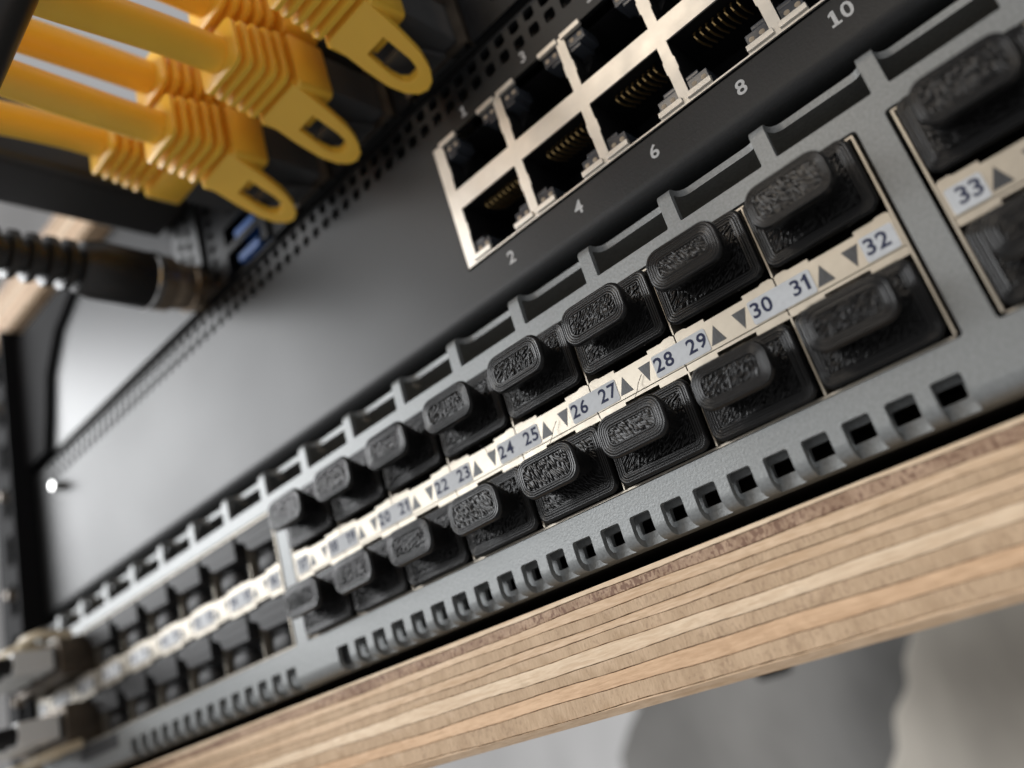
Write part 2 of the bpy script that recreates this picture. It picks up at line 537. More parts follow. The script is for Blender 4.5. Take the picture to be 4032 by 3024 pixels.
for n in range(-14, 18):
    fr = 5.85 - 13.85 * n                     # right flank of fin n
    holes.append(slot(fr + 0.0 - 13.85, fr - 1.95, sz(17.35), top(3.0), 0.25, 1.5))
for n in range(0, 22):
    x = -4.35 - 4.905 * n
    holes.append(slot(x, x + 3.2, sz(-14.45), bot(2.25), 0.35, 0.3, 3))
for n in range(0, 14):
    x = -123.0 - 4.78 * n
    holes.append(slot(x, x + 3.05, sz(-14.5), bot(2.25), 0.35, 0.3, 3))
for n in range(0, 22):
    x = 16.0 + 4.905 * n
    holes.append(slot(x, x + 3.2, sz(-14.45), bot(2.25), 0.35, 0.3, 3))
mb = MB()
sheet(mb, outline, holes, lines, mp, 0.95)
mb.build('front_panel', 'grey_paint', sfp, SO, smooth=28)

# dark chassis tray behind the panel
mb = MB()
mb.box(X0 + 2, X1 - 2, 55, 56, -17, 21.2).box(X0 + 0.5, X0 + 1.5, 2.5, 300, -18.3, 22.3).box(X1 - 1.5, X1 - 0.5, 2.5, 300, -18.3, 22.3)
mb.box(X0, X1, 40.05, 300, 21.7, 22.6)
mb.build('chassis', 'dark_steel', sfp, SO)
MB().box(X0 + 0.3, X1 - 0.3, 5.05, 300, -18.45, -17.7).build('base_plate', 'rail_black', sfp, SO)
# inner frame behind the lower vents
ih = []
for x, n, p, w in ((-4.35, 22, -4.905, 3.2), (-123.0, 14, -4.78, 3.05), (16.0, 22, 4.905, 3.2)):
    for i in range(n):
        xx = x + p * i
        ih.append(rrect(w - 0.35, 1.75, 0.25, 2, xx + w / 2 - 0.45, -15.95))
mb = MB()
sheet(mb, [(X0 + 2, -18.42), (X1 - 2, -18.42), (X1 - 2, -13.2), (X0 + 2, -13.2)], ih, [], lambda a, q, d: (a, 2.4 + d, q), 0.8)
mb.build('inner_frame', 'grey_paint', sfp, SO)
# bright rivets on the top flange, seen through the upper slots of the left half
for n in range(6, 18):
    xx = 5.85 - 13.85 * n - 0.2
    MB().tube([(xx, 3.3, 21.55), (xx, 4.3, 21.35), (xx, 5.0, 21.6)], [0.3, 0.5, 0.3], 8).build('rivet', 'nickel', sfp, SO, smooth=60)

arrow_up = [(-2.92, 0.45), (-0.77, 0.45), (-1.83, 2.85)]
arrow_dn = [(1.85, 0.35), (2.78, 2.85), (0.80, 2.78)]
plate_low = [(-7.03, -1.05), (-2.70, -1.05), (-2.70, -0.50), (2.75, -0.50), (2.75, -1.05), (7.03, -1.05), (7.03, -0.10), (-7.03, -0.10)]
plate_poly = [(-7.03, -0.02), (7.03, -0.02),
              (7.03, 4.15), (6.6, 4.4), (5.6, 4.4), (5.2, 4.2), (2.85, 4.2), (2.85, 3.75), (-2.70, 3.75), (-2.70, 4.2), (-5.2, 4.2), (-5.6, 4.4), (-6.6, 4.4), (-7.03, 4.15)]
plate_me = mesh_from('label_plate', *(lambda b: (b.v, b.f))(MB().prism(plate_poly, -0.12, 0.35).prism(plate_low, 0.02, 0.4)), 'gold_steel')
up_me = mesh_from('port_arrow', *(lambda b: (b.v, b.f))(MB().prism(arrow_up, -0.17, -0.05)), 'arrow_grey', (0, 0, 0), 0.12)
dn_me = mesh_from('port_arrow', *(lambda b: (b.v, b.f))(MB().prism(arrow_dn, -0.17, -0.05)), 'arrow_grey', (0, 0, 0), 0.12)


def label_mesh(xa, xb):
    return mesh_from('number_label', *(lambda b: (b.v, b.f))(MB().prism(rrect(xb - xa, 3.0, 0.3, 3, (xa + xb) / 2, 1.62), -0.19, -0.10)), 'paper')


lab_pair = label_mesh(-4.07, 4.07)
lab_first = label_mesh(-6.75, -3.05)
lab_last = label_mesh(2.95, 6.75)
first_port = {-1: 1, 0: 17, 1: 33}
for g in (-1, 0, 1):
    cx0 = g * GROUP
    mb = MB()
    xa = -114.0 + cx0; xb = cx0
    mb.box(xa - 0.25, xa + 0.02, -0.15, 40, -10.9, 14.3).box(xb - 0.02, xb + 0.25, -0.15, 40, -10.9, 14.3)
    mb.box(xa, xb, 0.3, 40, -11.15, -10.9).box(xa, xb, 0.3, 40, 14.3, 14.55)
    mb.box(xa, xb, 0.45, 40, -0.45, 3.7)
    for k in range(1, 8):
        x = xa + k * P
        yd = 3.0 if g < 0 else -0.05
        mb.box(x - 0.10, x + 0.10, yd, 40, -10.9, -0.8).box(x - 0.10, x + 0.10, yd, 40, 4.3, 14.3)
    cage = mb.build('port_cage', 'gold_steel', sfp, SO)
    MB().box(xa + 0.3, xb - 0.3, 24, 25, -10.8, 14.2).build('port_backing', 'port_plastic', cage, (0, 0, 0))
    for k in range(8):
        xc = xa + (k + 0.5) * P
        dz = 18.5
        link('label_plate', plate_me, cage, (xc, 0, dz))
        link('port_arrow', up_me, cage, (xc, 0, dz)); link('port_arrow', dn_me, cage, (xc, 0, dz))
        a = first_port[g] + 2 * k
        if k == 0: link('number_label', lab_first, cage, (xc, 0, dz))
        if k == 7: link('number_label', lab_last, cage, (xc, 0, dz))
        else: link('number_label', lab_pair, cage, (xc + P / 2, 0, dz))
        if g < 1 or k < 2:
            link('port_number', text_mesh(str(a), 1.95, 0.03, 'navy_ink'), cage, (xc - 4.62, -0.20, dz + 1.78))
            link('port_number', text_mesh(str(a + 1), 1.95, 0.03, 'navy_ink'), cage, (xc + 4.62, -0.20, dz + 1.78))
    # cage objects carry coordinates relative to the switch origin; children follow the same origin
    for ch in cage.children:
        if ch.name.startswith('port_backing'):
            ch.location = (0, 0, 18.5 * MM)

# plain grey rating label at the lower left of the panel (illegible in the photo)
MB().box(-211, -191, -0.12, -0.02, -14.9, -11.9).build('rating_label', 'arrow_grey', sfp, SO)


# ---------------------------------------------------------------------
# 3D printed dust caps
# ---------------------------------------------------------------------
def ring_face(mb, w, h, r, y0, yb, rings, bead, amp, seedr, infill_dir, floor, neck=None):
    """front of a printed block: shallow concentric bead rings, rough torn infill inside, softened side walls"""
    loops = []
    n = 6
    side = [(0.10, yb), (0.0, yb - 0.12), (0.0, y0 + 0.55), (0.06, y0 + 0.25), (0.2, y0 + 0.06)]

    def lp(d, y, jit=0.0):
        return [(x + seedr.uniform(-jit, jit), y + seedr.uniform(-jit, jit) * 0.6, z + seedr.uniform(-jit, jit)) for x, z in rrect(w - 2 * d, h - 2 * d, r - d * 0.75, n)]
    if neck:
        # the grip flares from a narrow neck to its full face
        for u in (0.0, 0.2, 0.4, 0.6, 0.8, 0.93):
            k = u ** 0.85
            ww = neck[0] + (w - neck[0]) * k; hh = neck[1] + (h - neck[1]) * k
            loops.append([(x, yb + (y0 + 0.55 - yb) * u, z + neck[2] * (1 - k)) for x, z in rrect(ww, hh, min(r, hh * 0.42), n)])
        side = side[2:]
    for d, y in side: loops.append(lp(d, y, 0.01))
    for k in range(rings):
        hgt = seedr.uniform(-0.02, 0.02)
        for fr, a in ((0.12, 0.2), (0.35, 0.9), (0.6, 1.0), (0.82, 0.75), (0.98, 0.0)):
            loops.append(lp(0.2 + bead * (k + fr), y0 - amp * (a - 0.3) + hgt, 0.010))
    di = 0.2 + bead * rings
    loops.append(lp(di + 0.05, y0 + floor))
    mb.loft(loops, True, True)
    wi = w - 2 * di - 0.1; hi = h - 2 * di - 0.1
    dx, dz = math.cos(infill_dir), math.sin(infill_dir)
    nx, nz = -dz, dx
    ext = (wi * abs(nx) + hi * abs(nz)) / 2
    s = -ext + 0.15
    while s < ext:
        lo, hi_t = -99.0, 99.0
        for c, d_, b in ((s * nx, dx, wi / 2), (s * nz, dz, hi / 2)):
            if abs(d_) < 1e-6: continue
            t0, t1 = (-b - c) / d_, (b - c) / d_
            lo = max(lo, min(t0, t1)); hi_t = min(hi_t, max(t0, t1))
        t = lo + seedr.uniform(0, 0.15)
        while t < hi_t - 0.2:
            # short torn strands, each at its own height, direction and thickness
            ln = seedr.uniform(0.5, 1.8)
            e = min(t + ln, hi_t)
            tw = seedr.uniform(-0.45, 0.45)
            yy = y0 + floor * 0.6 - seedr.uniform(-0.06, 0.13)
            path = []; rad = []
            for i in range(4):
                u = i / 3
                q = t + (e - t) * u
                off = tw * (u - 0.5) * (e - t) + seedr.uniform(-0.05, 0.05)
                path.append((s * nx + dx * q + nx * off, yy + seedr.uniform(-0.05, 0.06), s * nz + dz * q + nz * off))
                rad.append(seedr.uniform(0.10, 0.19) * (0.55 if i in (0, 3) else 1))
            k0 = len(mb.v)
            mb.tube(path, rad, 6)
            for vi in range(k0, len(mb.v)):
                vx, vy, vz = mb.v[vi]
                mb.v[vi] = (vx, yy + (vy - yy) * 0.72, vz)
            t = e + seedr.uniform(-0.1, 0.12)
        s += seedr.uniform(0.24, 0.36)


def cap_meshes(seed):
    r = random.Random(seed)
    ang = (52, 125, 60, 138, 45, 118)[seed % 6]; nr = (4, 3, 4, 5, 4, 3)[seed % 6]; fl = (0.18, 0.12, 0.22, 0.15, 0.10, 0.20)[seed % 6]
    b = MB(); ring_face(b, 13.75, 9.65, 1.35, -0.95, -0.25, 4, 0.32, 0.045, r, math.radians(r.choice((48, 132))), 0.10)
    b.box(-6.1, 6.1, -0.3, 14, -4.1, 4.1)
    base = mesh_from('cap_base', b.v, b.f, 'printed_black', smooth=50)
    gmb = MB(); ring_face(gmb, 10.15, 5.65, 2.0, -5.4, -0.85, nr, 0.31, 0.045, r, math.radians(ang), fl, (8.8, 2.6, -0.4))
    grip = mesh_from('cap_grip', gmb.v, gmb.f, 'printed_black', smooth=50)
    return base, grip


def num_words(n):
    ones = ['', 'one', 'two', 'three', 'four', 'five', 'six', 'seven', 'eight', 'nine', 'ten', 'eleven', 'twelve', 'thirteen', 'fourteen', 'fifteen', 'sixteen', 'seventeen', 'eighteen', 'nineteen']
    if n < 20: return ones[n]
    return {2: 'twenty', 3: 'thirty'}[n // 10] + ('-' + ones[n % 10] if n % 10 else '')


CAPS = [cap_meshes(s) for s in range(1, 7)]
ci = 0
for g, k0, k1 in ((0, 0, 8), (1, 0, 1)):
    for k in range(k0, k1):
        for row in (0, 1):
            num = first_port[g] + 2 * k + row
            xc = -114.0 + g * GROUP + (k + 0.5) * P
            where = 'over' if row == 0 else 'under'
            t = thing('dust_cap', 'black printed dust cap with raised grip, directly %s the label number %s' % (where, num_words(num)), 'dust cap',
                      (xc + rnd.uniform(-0.07, 0.07), rnd.uniform(-0.15, 0.08), ROWZ[row] + rnd.uniform(-0.07, 0.07)), '3D-printed dust caps',
                      (rnd.uniform(-0.012, 0.012), rnd.uniform(-0.008, 0.008), rnd.uniform(-0.014, 0.014)))
            ba, gr = CAPS[(ci * 5 + ci // 6) % 6]; ci += 1
            if num in (28, 26, 23):
                sx = rnd.uniform(-1.5, 1.5)
                MB().tube([(sx, -0.9, 4.2), (sx + 0.3, -1.3, 5.0), (sx + 0.9, -1.1, 5.8), (sx + 1.1, -0.5, 6.9), (sx + 1.9, -0.35, 7.8)] if row else
                          [(sx, -0.9, -4.4), (sx - 0.2, -1.2, -5.2), (sx + 0.5, -0.6, -6.3), (sx + 0.6, -0.4, -7.0)], 0.045, 6).build('filament_string', 'printed_black', t, smooth=60)
            link('cap_base', ba, t)
            link('cap_grip', gr, t, (0, 0, 0.62 + rnd.uniform(-0.08, 0.08)))

# thin strings of filament left between caps
# ---------------------------------------------------------------------
# plain black plugs in the ports of the left block
# ---------------------------------------------------------------------
plug_face = [(-6.55, 4.95), (-6.6, 3.0), (-3.9, 2.0), (-3.4, 0.75), (-1.8, -0.1), (6.75, -0.3), (6.75, 5.3), (-6.5, 5.3)]
pf = MB().prism(plug_face, 0.5, 4.5)
pf_me = mesh_from('plug_front', pf.v, pf.f, 'plug_rubber', (0, 0, 0), 0.35)
for kk in range(3):
    pass
pl = MB()
for z in (1.6, 3.4):
    pl.box(-3.2, 6.4, 0.42, 0.8, z, z + 0.25)
pl_me = mesh_from('plug_ridge', pl.v, pl.f, 'plug_rubber', (0, 0, 0), 0.05)
pb = MB().prism(rrect(13.3, 9.8, 0.8, 4), 4.6, 16)
pb_me = mesh_from('plug_body', pb.v, pb.f, 'plug_rubber', (0, 0, 0), 0.2)
pk = MB()
loops = []
for y, s in ((4.7, 1.0), (3.6, 0.98), (2.6, 0.88), (2.1, 0.62)):
    loops.append([(x * s, y, z * s - 3.0) for x, z in rrect(7.2, 4.2, 1.9, 5)])
pk.loft(loops)
pk_me = mesh_from('plug_knob', pk.v, pk.f, 'plug_rubber', smooth=60)
ordinal = ['first', 'second', 'third', 'fourth', 'fifth', 'sixth']
for k in range(2, 8):
    for row in (0, 1):
        xc = -114.0 - GROUP + (k + 0.5) * P
        t = thing('port_plug', 'plain black port plug, %s left of the grey divider, %s row' % (ordinal[7 - k], 'upper' if row == 0 else 'lower'),
                  'port plug', (xc, 0, ROWZ[row]), 'plain plugs in the left port block')
        for nme, me in (('plug_front', pf_me), ('plug_ridge', pl_me), ('plug_body', pb_me), ('plug_knob', pk_me)):
            link(nme, me, t)

# ---------------------------------------------------------------------
# two transceivers with fibre leads at the far left, outer pair added for shading
# ---------------------------------------------------------------------
for row, cc in ((0, 1), (1, 1), (0, 0), (1, 0)):
    xc = -114.0 - GROUP + (cc + 0.5) * P
    z0 = ROWZ[row]
    t = thing('transceiver', ('brown metal transceiver with beige bail in the %s port beside the last left plug' if cc else 'outermost %s brown metal transceiver added at the left edge for shading') % ('upper' if row == 0 else 'lower'), 'transceiver', (xc, 0, z0), 'transceivers at the far left')
    MB().box(-6.7, 6.7, -5.2, 30, -4.6, 4.6).build('module_body', 'dark_steel', t, bevel=0.35)
    MB().box(-5.6, -0.4, -5.9, -5.15, -2.9, 2.9).box(0.4, 5.6, -5.9, -5.15, -2.9, 2.9).build('optic_socket', 'port_plastic', t, bevel=0.2)
    sg = 1 if row == 0 else -1
    MB().tube([(6.4, -2.0, sg * 4.9), (6.3, -7, sg * 5.6), (5.6, -9.3, sg * 6.0), (0, -10.3, sg * 6.2), (-5.6, -9.3, sg * 6.0), (-6.3, -7, sg * 5.6), (-6.4, -2.0, sg * 4.9)], 1.05, 10).build('bail', 'beige_plastic', t, smooth=60)
    c = thing('fibre_lead', ('black fibre lead with white connectors in the %s transceiver beside the last plug' if cc else 'outermost %s black fibre lead added at the left edge for shading') % ('upper' if row == 0 else 'lower'), 'cable', (xc, -6, z0), 'fibre leads at the far left')
    for s in (-3.0, 3.0):
        MB().box(s - 2.3, s + 2.3, -9, 0.05, -2.6, 2.6).build('connector', 'white_plastic', c, bevel=0.4)
        MB().tube([(s, -8.8, 0), (s, -15, 0)], [2.2, 1.7], 12).build('boot', 'cord_black', c, smooth=50)
        MB().tube([(s, -14.5, 0), (s - 2, -40, 0.2), (s - 7, -62, -1), (s - 18, -85, -4), (s - 40, -110, -9)], 1.6, 12).build('cord', 'cord_black', c, smooth=60)

# =====================================================================
# network switch (black panel with copper sockets)
# =====================================================================
YN = 4.4
net = thing('network_switch', 'black network switch with copper sockets and vent holes above the grey switch', 'switch', (0, YN, 25.2))
NO = (0, YN, 25.2)
nzb, nrb, nzt, nrt = 25.2, 2.6, 69.3, 2.6
mp, lines, sz, top, bot = bent(nzb, nrb, nzt, nrt, YN)
NX0, NX1 = -234.6, 205.0
outline = [(NX0, bot(40)), (NX1, bot(40)), (NX1, top(40)), (NX0, top(40))]
holes = [[(x, sz(z)) for x, z in rrect(24.6 + 59.9, 57.8 - 33.5, 0.4, 3, (24.6 - 59.9) / 2, (57.8 + 33.5) / 2)]]
n = 0
x = -30.2 + 3.32 * 17
while x > -226:
    for z in (62.75, 66.1):
        c = sz(z)
        holes.append([(px, ps) for px, ps in rrect(2.05, 2.25, 0.55, 2, x, c)])
    x -= 3.32
mb = MB()
sheet(mb, outline, holes, lines, mp, 0.9)
mb.build('front_panel', 'black_paint', net, NO, smooth=28)
mb = MB()
mb.box(NX0 + 1, NX1 - 1, 42, 43, 26.5, 68).box(NX0 + 0.2, NX0 + 1.1, YN + 2.7, 260, 25.4, 69).box(NX1 - 1.1, NX1 - 0.2, YN + 2.7, 260, 25.4, 69)
mb.box(NX0, NX1, 40.05, 260, 25.2, 26.1).box(NX0, NX1, 40.05, 260, 68.4, 69.3)
mb.build('chassis', 'dark_interior', net, NO)
# folded inner flange glimpsed through the vents
MB().box(NX0 + 2, NX1 - 2, YN + 3.2, YN + 4.0, 64.2, 68).build('inner_flange', 'black_paint', net, NO)

PC = 13.95
NC = 6
cols = [-51.1 + PC * k for k in range(NC)]
shield_holes = []
lowp = [(-6.18, 44.2), (-6.18, 41.6), (-6.02, 41.3), (-6.02, 39.4), (-6.18, 39.2), (-6.18, 35.15), (-2.75, 35.15), (-2.75, 34.05), (2.75, 34.05), (2.75, 35.15), (6.18, 35.15), (6.18, 39.2), (6.02, 39.4), (6.02, 41.3), (6.18, 41.6), (6.18, 44.2)]
upp = [(a, 92.0 - b) for a, b in lowp]
for c in cols:
    shield_holes.append([(c + a, b) for a, b in lowp]); shield_holes.append([(c + a, b) for a, b in upp])
mb = MB()
blk = [(-59.45, 33.8), (24.1, 33.8), (24.1, 57.55), (-59.45, 57.55)]
sheet(mb, blk, shield_holes, [], lambda x, s, d: (x, YN - 0.35 + d, s), 0.3)
block = mb.build('port_block', 'nickel', net, NO)
# folded edges of the shield
mb = MB()
mb.box(-59.45, -59.15, YN - 0.04, 30, 33.85, 57.5).box(-59.1, 24.1, YN + 0.0, 30, 57.25, 57.5).box(-59.1, 24.1, YN + 0.0, 30, 33.85, 34.0)
mb.build('shield_wall', 'nickel', block)
hb = MB()
for zc, s in ((0, 1),):
    hb.box(-6.95, -6.3, YN + 0.05, 20, 34.1, 45.35).box(6.3, 6.95, YN + 0.05, 20, 34.1, 45.35)
    hb.box(-6.3, 6.3, YN + 0.05, 20, 45.4, 45.95).box(-6.3, 6.3, 18, 20, 34.2, 45.4).box(-6.3, 6.3, YN + 3, 20, 34.05, 34.3)
    hb.box(-6.25, -4.6, YN + 3.2, 18, 34.4, 38.6).box(4.6, 6.25, YN + 3.2, 18, 34.4, 38.6)
    hb.prism([(-6.25, 38.6), (-4.6, 38.6), (-6.25, 40.4)], YN + 3.4, 17)
low_me = mesh_from('port_housing', hb.v, hb.f, 'port_plastic', NO)
pn = MB()
for i in range(8):
    xx = -3.25 + i * 0.99
    pn.tube([(xx, YN + 3.6, 45.2), (xx, YN + 2.9, 44.6), (xx, YN + 2.7, 44.0), (xx, YN + 3.0, 43.6), (xx, YN + 5.0, 43.9), (xx, YN + 8.5, 45.2)], 0.17, 8)
pin_me = mesh_from('contact_pins', pn.v, pn.f, 'contact_gold', NO, smooth=50)
lh = MB()
for s in (-1, 1):
    a, b = sorted((s * 6.12, s * 2.95)); lh.box(a, b, YN + 0.1, YN + 4, 35.2, 37.0)
    a, b = sorted((s * 6.12, s * 4.1)); lh.box(a, b, YN + 0.2, YN + 4, 37.0, 37.7)
lh_me = mesh_from('led_window', lh.v, lh.f, 'led_housing', NO, 0.12)
ll = MB()
for s in (-1, 1):
    for q in (3.7, 5.2):
        c = s * q
        loops = [[(c + px * k, YN + y, 36.0 + pz * k) for px, pz in rrect(0.85, 0.75, 0.36, 3)] for y, k in ((0.3, 1.0), (0.08, 0.95), (0.02, 0.6))]
        ll.loft(loops)
ll_me = mesh_from('led_lens', ll.v, ll.f, 'led_lens', NO, smooth=60)
lg = MB()
for s in (-1, 1):
    a, b = sorted((s * 6.6, s * 2.75)); lg.box(a, b, YN - 0.75, YN - 0.36, 34.25, 35.1)
lg_me = mesh_from('port_lip', lg.v, lg.f, 'nickel', NO, 0.08)
for c in cols:
    for me, nm in ((low_me, 'port_housing'), (pin_me, 'contact_pins'), (lh_me, 'led_window'), (ll_me, 'led_lens'), (lg_me, 'port_lip')):
        o = link(nm, me, block, (c, 0, 0))
        o2 = link(nm, me, block, (c, 0, 92.0 - 2 * 25.2))
        o2.scale = (1, 1, -1)
for k, c in enumerate(cols):
    link('port_number', text_mesh(str(2 * k + 2), 2.15, 0.025, 'white_ink', True), net, (c, -0.03, 31.05 - 25.2))
    link('port_number', text_mesh(str(2 * k + 1), 2.0, 0.025, 'white_ink', True), net, (c, -0.03, 60.1 - 25.2))
for (sx, szz) in ((-216.5, 58.0),):
    MB().tube([(sx, YN - 3.0, szz), (sx, YN - 0.2, szz)], [1.1, 1.5], 16).build('mounting_screw', 'bright_steel', net, NO, smooth=50)

# =====================================================================
# server above with stacked network sockets, USB sockets and vents
# =====================================================================
YS = 4.6
srv = thing('server', 'grey metal server with stacked sockets and blue USB ports at top', 'server', (0, YS, 70.2))
VO = (0, YS, 70.2)
LX = (-113.3, -93.3, -73.4, -53.4)
LZ, UZ = 76.6, 88.4
holes = []
for x in LX[1:]:
    holes.append(rrect(16.4, 25.4, 0.4, 2, x, (LZ + UZ) / 2))
holes.append(rrect(17.6, 25.4, 0.4, 2, LX[0] - 2.2, (LZ + UZ) / 2))
for i in range(7):
    for c in (-128.2,):
        holes.append(rrect(2.2, 2.2, 0.5, 2, c, 73.6 + 3.5 * i))
for i in range(30):
    for j in range(9):
        holes.append(rrect(2.4, 2.4, 0.7, 2, -38 + 3.6 * i, 75 + 3.8 * j))
mb = MB()
sheet(mb, [(-234, 70.2), (205, 70.2), (205, 114.4), (-234, 114.4)], holes, [], lambda x, s, d: (x, YS + d, s), 0.9)
mb.build('rear_panel', 'server_black', srv, VO)
mb = MB()
mb.box(-234, 205, 60, 61, 70.5, 114).box(-234, -233.2, YS + 1, 400, 70.4, 114.2).box(204, 204.8, YS + 1, 400, 70.4, 114.2)
mb.box(-233, 203.8, YS + 1, 400, 113.4, 114.3).box(-233, 203.8, YS + 1, 400, 70.3, 71.0)
mb.build('chassis', 'dark_interior', srv, VO)
for x in LX:
    mb = MB()
    hs = [rrect(11.9, 9.2, 0.3, 2, x, UZ)]
    if x != LX[0]: hs.append(rrect(11.9, 9.2, 0.3, 2, x, LZ))
    else: hs += [rrect(12.9, 4.6, 0.3, 2, x - 2.3, 72.9), rrect(12.9, 4.6, 0.3, 2, x - 2.3, 79.2)]
    xo = x if x != LX[0] else x - 2.2
    hw = 7.9 if x != LX[0] else 8.5
    sheet(mb, [(xo - hw, 70.6), (xo + hw, 70.6), (xo + hw, 94.6), (xo - hw, 94.6)], hs, [], lambda a, s, d: (a, YS - 0.9 + d, s), 0.4)
    mb.box(xo - hw, xo - hw + 0.3, YS - 0.5, YS + 16, 70.6, 94.6).box(xo + hw - 0.3, xo + hw, YS - 0.5, YS + 16, 70.6, 94.6)
    sh = mb.build('socket_shield', 'dark_steel' if x != LX[0] else 'server_black', srv, VO)
    MB().box(xo - hw + 0.4, xo + hw - 0.4, YS + 14, YS + 15, 70.8, 94.4).build('socket_back', 'port_plastic', sh)
    if x == LX[0]:
        for z in (72.1, 78.4):
            MB().box(x - 6.6, x + 1.2, YS + 0.4, YS + 10, z + 0.1, z + 1.9).build('usb_tongue', 'blue_plastic', sh, bevel=0.15)
    for ch in sh.children: ch.location = (-VO[0] * MM, -VO[1] * MM, -VO[2] * MM)
hs = []
for i in range(5):
    hs.append(rrect(2.0, 2.2, 0.5, 2, -138.9, 76.4 + 3.7 * i)); hs.append(rrect(2.0, 2.2, 0.5, 2, -135.4, 78.2 + 3.7 * i))
mb = MB()
sheet(mb, rrect(10.6, 23.5, 1.2, 4, -137.0, 84.2), hs, [], lambda a, s, d: (a, YS - 1.2 + d, s), 0.8)
mb.build('vent_plate', 'black_paint', srv, VO)
MB().box(-141, -133, YS - 0.3, YS - 0.1, 74, 95).build('vent_backing', 'dark_interior', srv, VO)
# black mounting ear with handle at the left end
MB().prism([(-236, 70.4), (-222, 70.4), (-219, 80), (-216, 92), (-208, 102), (-196, 108), (-190, 114), (-236, 114)], YS - 2.0, YS - 0.1).build('mounting_ear', 'rail_black', srv, VO, bevel=2.0, seg=3)

# ---------------------------------------------------------------------
# yellow patch cables
# ---------------------------------------------------------------------
def boot_parts(lower):
    """local frame: plug axis along -y at z = 0; the latch lies towards sg * z"""
    sg = -1 if lower else 1
    b = MB()
    loops = []
    for y, w, h in ((-7.9, 11.8, 10.9), (-8.2, 12.2, 11.3), (-14.6, 12.2, 11.4), (-15.0, 11.6, 10.8)):
        loops.append([(x, y, z) for x, z in rrect(w, h, 1.1, 4)])
    loops.reverse()
    b.loft(loops)
    for y, w, h in ((-15.0, 7.6, 7.4),):
        b.loft([[(x, yy, z) for x, z in rrect(w * k, h * k, 2.6, 4)] for yy, k in ((-25.2, 0.86), (-14.8, 1.0))])
    boot = mesh_from('boot', b.v, b.f, 'yellow_pvc', smooth=40)
    rb_ = MB()
    for i in range(5):
        y = -16.6 - 2.05 * i; k = 1 - 0.035 * i
        rb_.loft([[(x, y - d, z) for x, z in rrect(12.1 * k - e, 11.0 * k - e, 1.8, 4)] for d, e in ((1.0, 0.4), (0.85, 0.0), (0.15, 0.0), (0.0, 0.4))])
    ribs = mesh_from('boot_rib', rb_.v, rb_.f, 'yellow_pvc', smooth=40)
    # latch guard: a tongue with an oval window, sloping away from the plug
    tb = MB()
    yl = -15.5
    outl = [(-4.9, 0.0), (-4.7, 6.0), (-4.2, 10.2), (-3.2, 12.7), (-1.7, 14.2), (0, 14.7), (1.7, 14.2), (3.2, 12.7), (4.2, 10.2), (4.7, 6.0), (4.9, 0.0)]
    hole = [(-2.1, 5.0), (2.1, 5.0), (2.2, 9.6), (1.8, 11.2), (0.8, 12.1), (-0.8, 12.1), (-1.8, 11.2), (-2.2, 9.6)]

    def tm(x, s, d):
        u = s / 14.7
        zz = 5.4 + 6.8 * u ** 1.2 + 0.5 * math.sin(u * math.pi)
        return (x, yl + s * 1.05, sg * (zz - d))
    sheet(tb, outl, [hole], [3, 6, 9, 12], tm, 1.7)
    q = sorted((sg * 3.6, sg * 5.6)); tb.box(-2.6, 2.6, yl + 3.5, yl + 8.2, q[0], q[1])
    tab = mesh_from('latch_guard', tb.v, tb.f, 'yellow_pvc', (0, 0, 0), 0.35)
    pg = MB().box(-5.75, 5.75, -8.2, 8.0, -4.0, 4.0)
    plug = mesh_from('plug', pg.v, pg.f, 'clear_plug', (0, 0, 0), 0.35)
    lt = MB().add([(-3, 6, sg * 4.0), (3, 6, sg * 4.0), (2.2, -7, sg * 7.4), (-2.2, -7, sg * 7.4), (-3, 6, sg * 4.9), (3, 6, sg * 4.9), (2.2, -7, sg * 8.2), (-2.2, -7, sg * 8.2)],
                  [(0, 1, 2, 3), (7, 6, 5, 4), (0, 4, 5, 1), (1, 5, 6, 2), (2, 6, 7, 3), (3, 7, 4, 0)])
    clip = mesh_from('latch_clip', lt.v, lt.f, 'clear_plug')
    return [('boot', boot), ('boot_rib', ribs), ('latch_guard', tab), ('plug', plug), ('latch_clip', clip)]


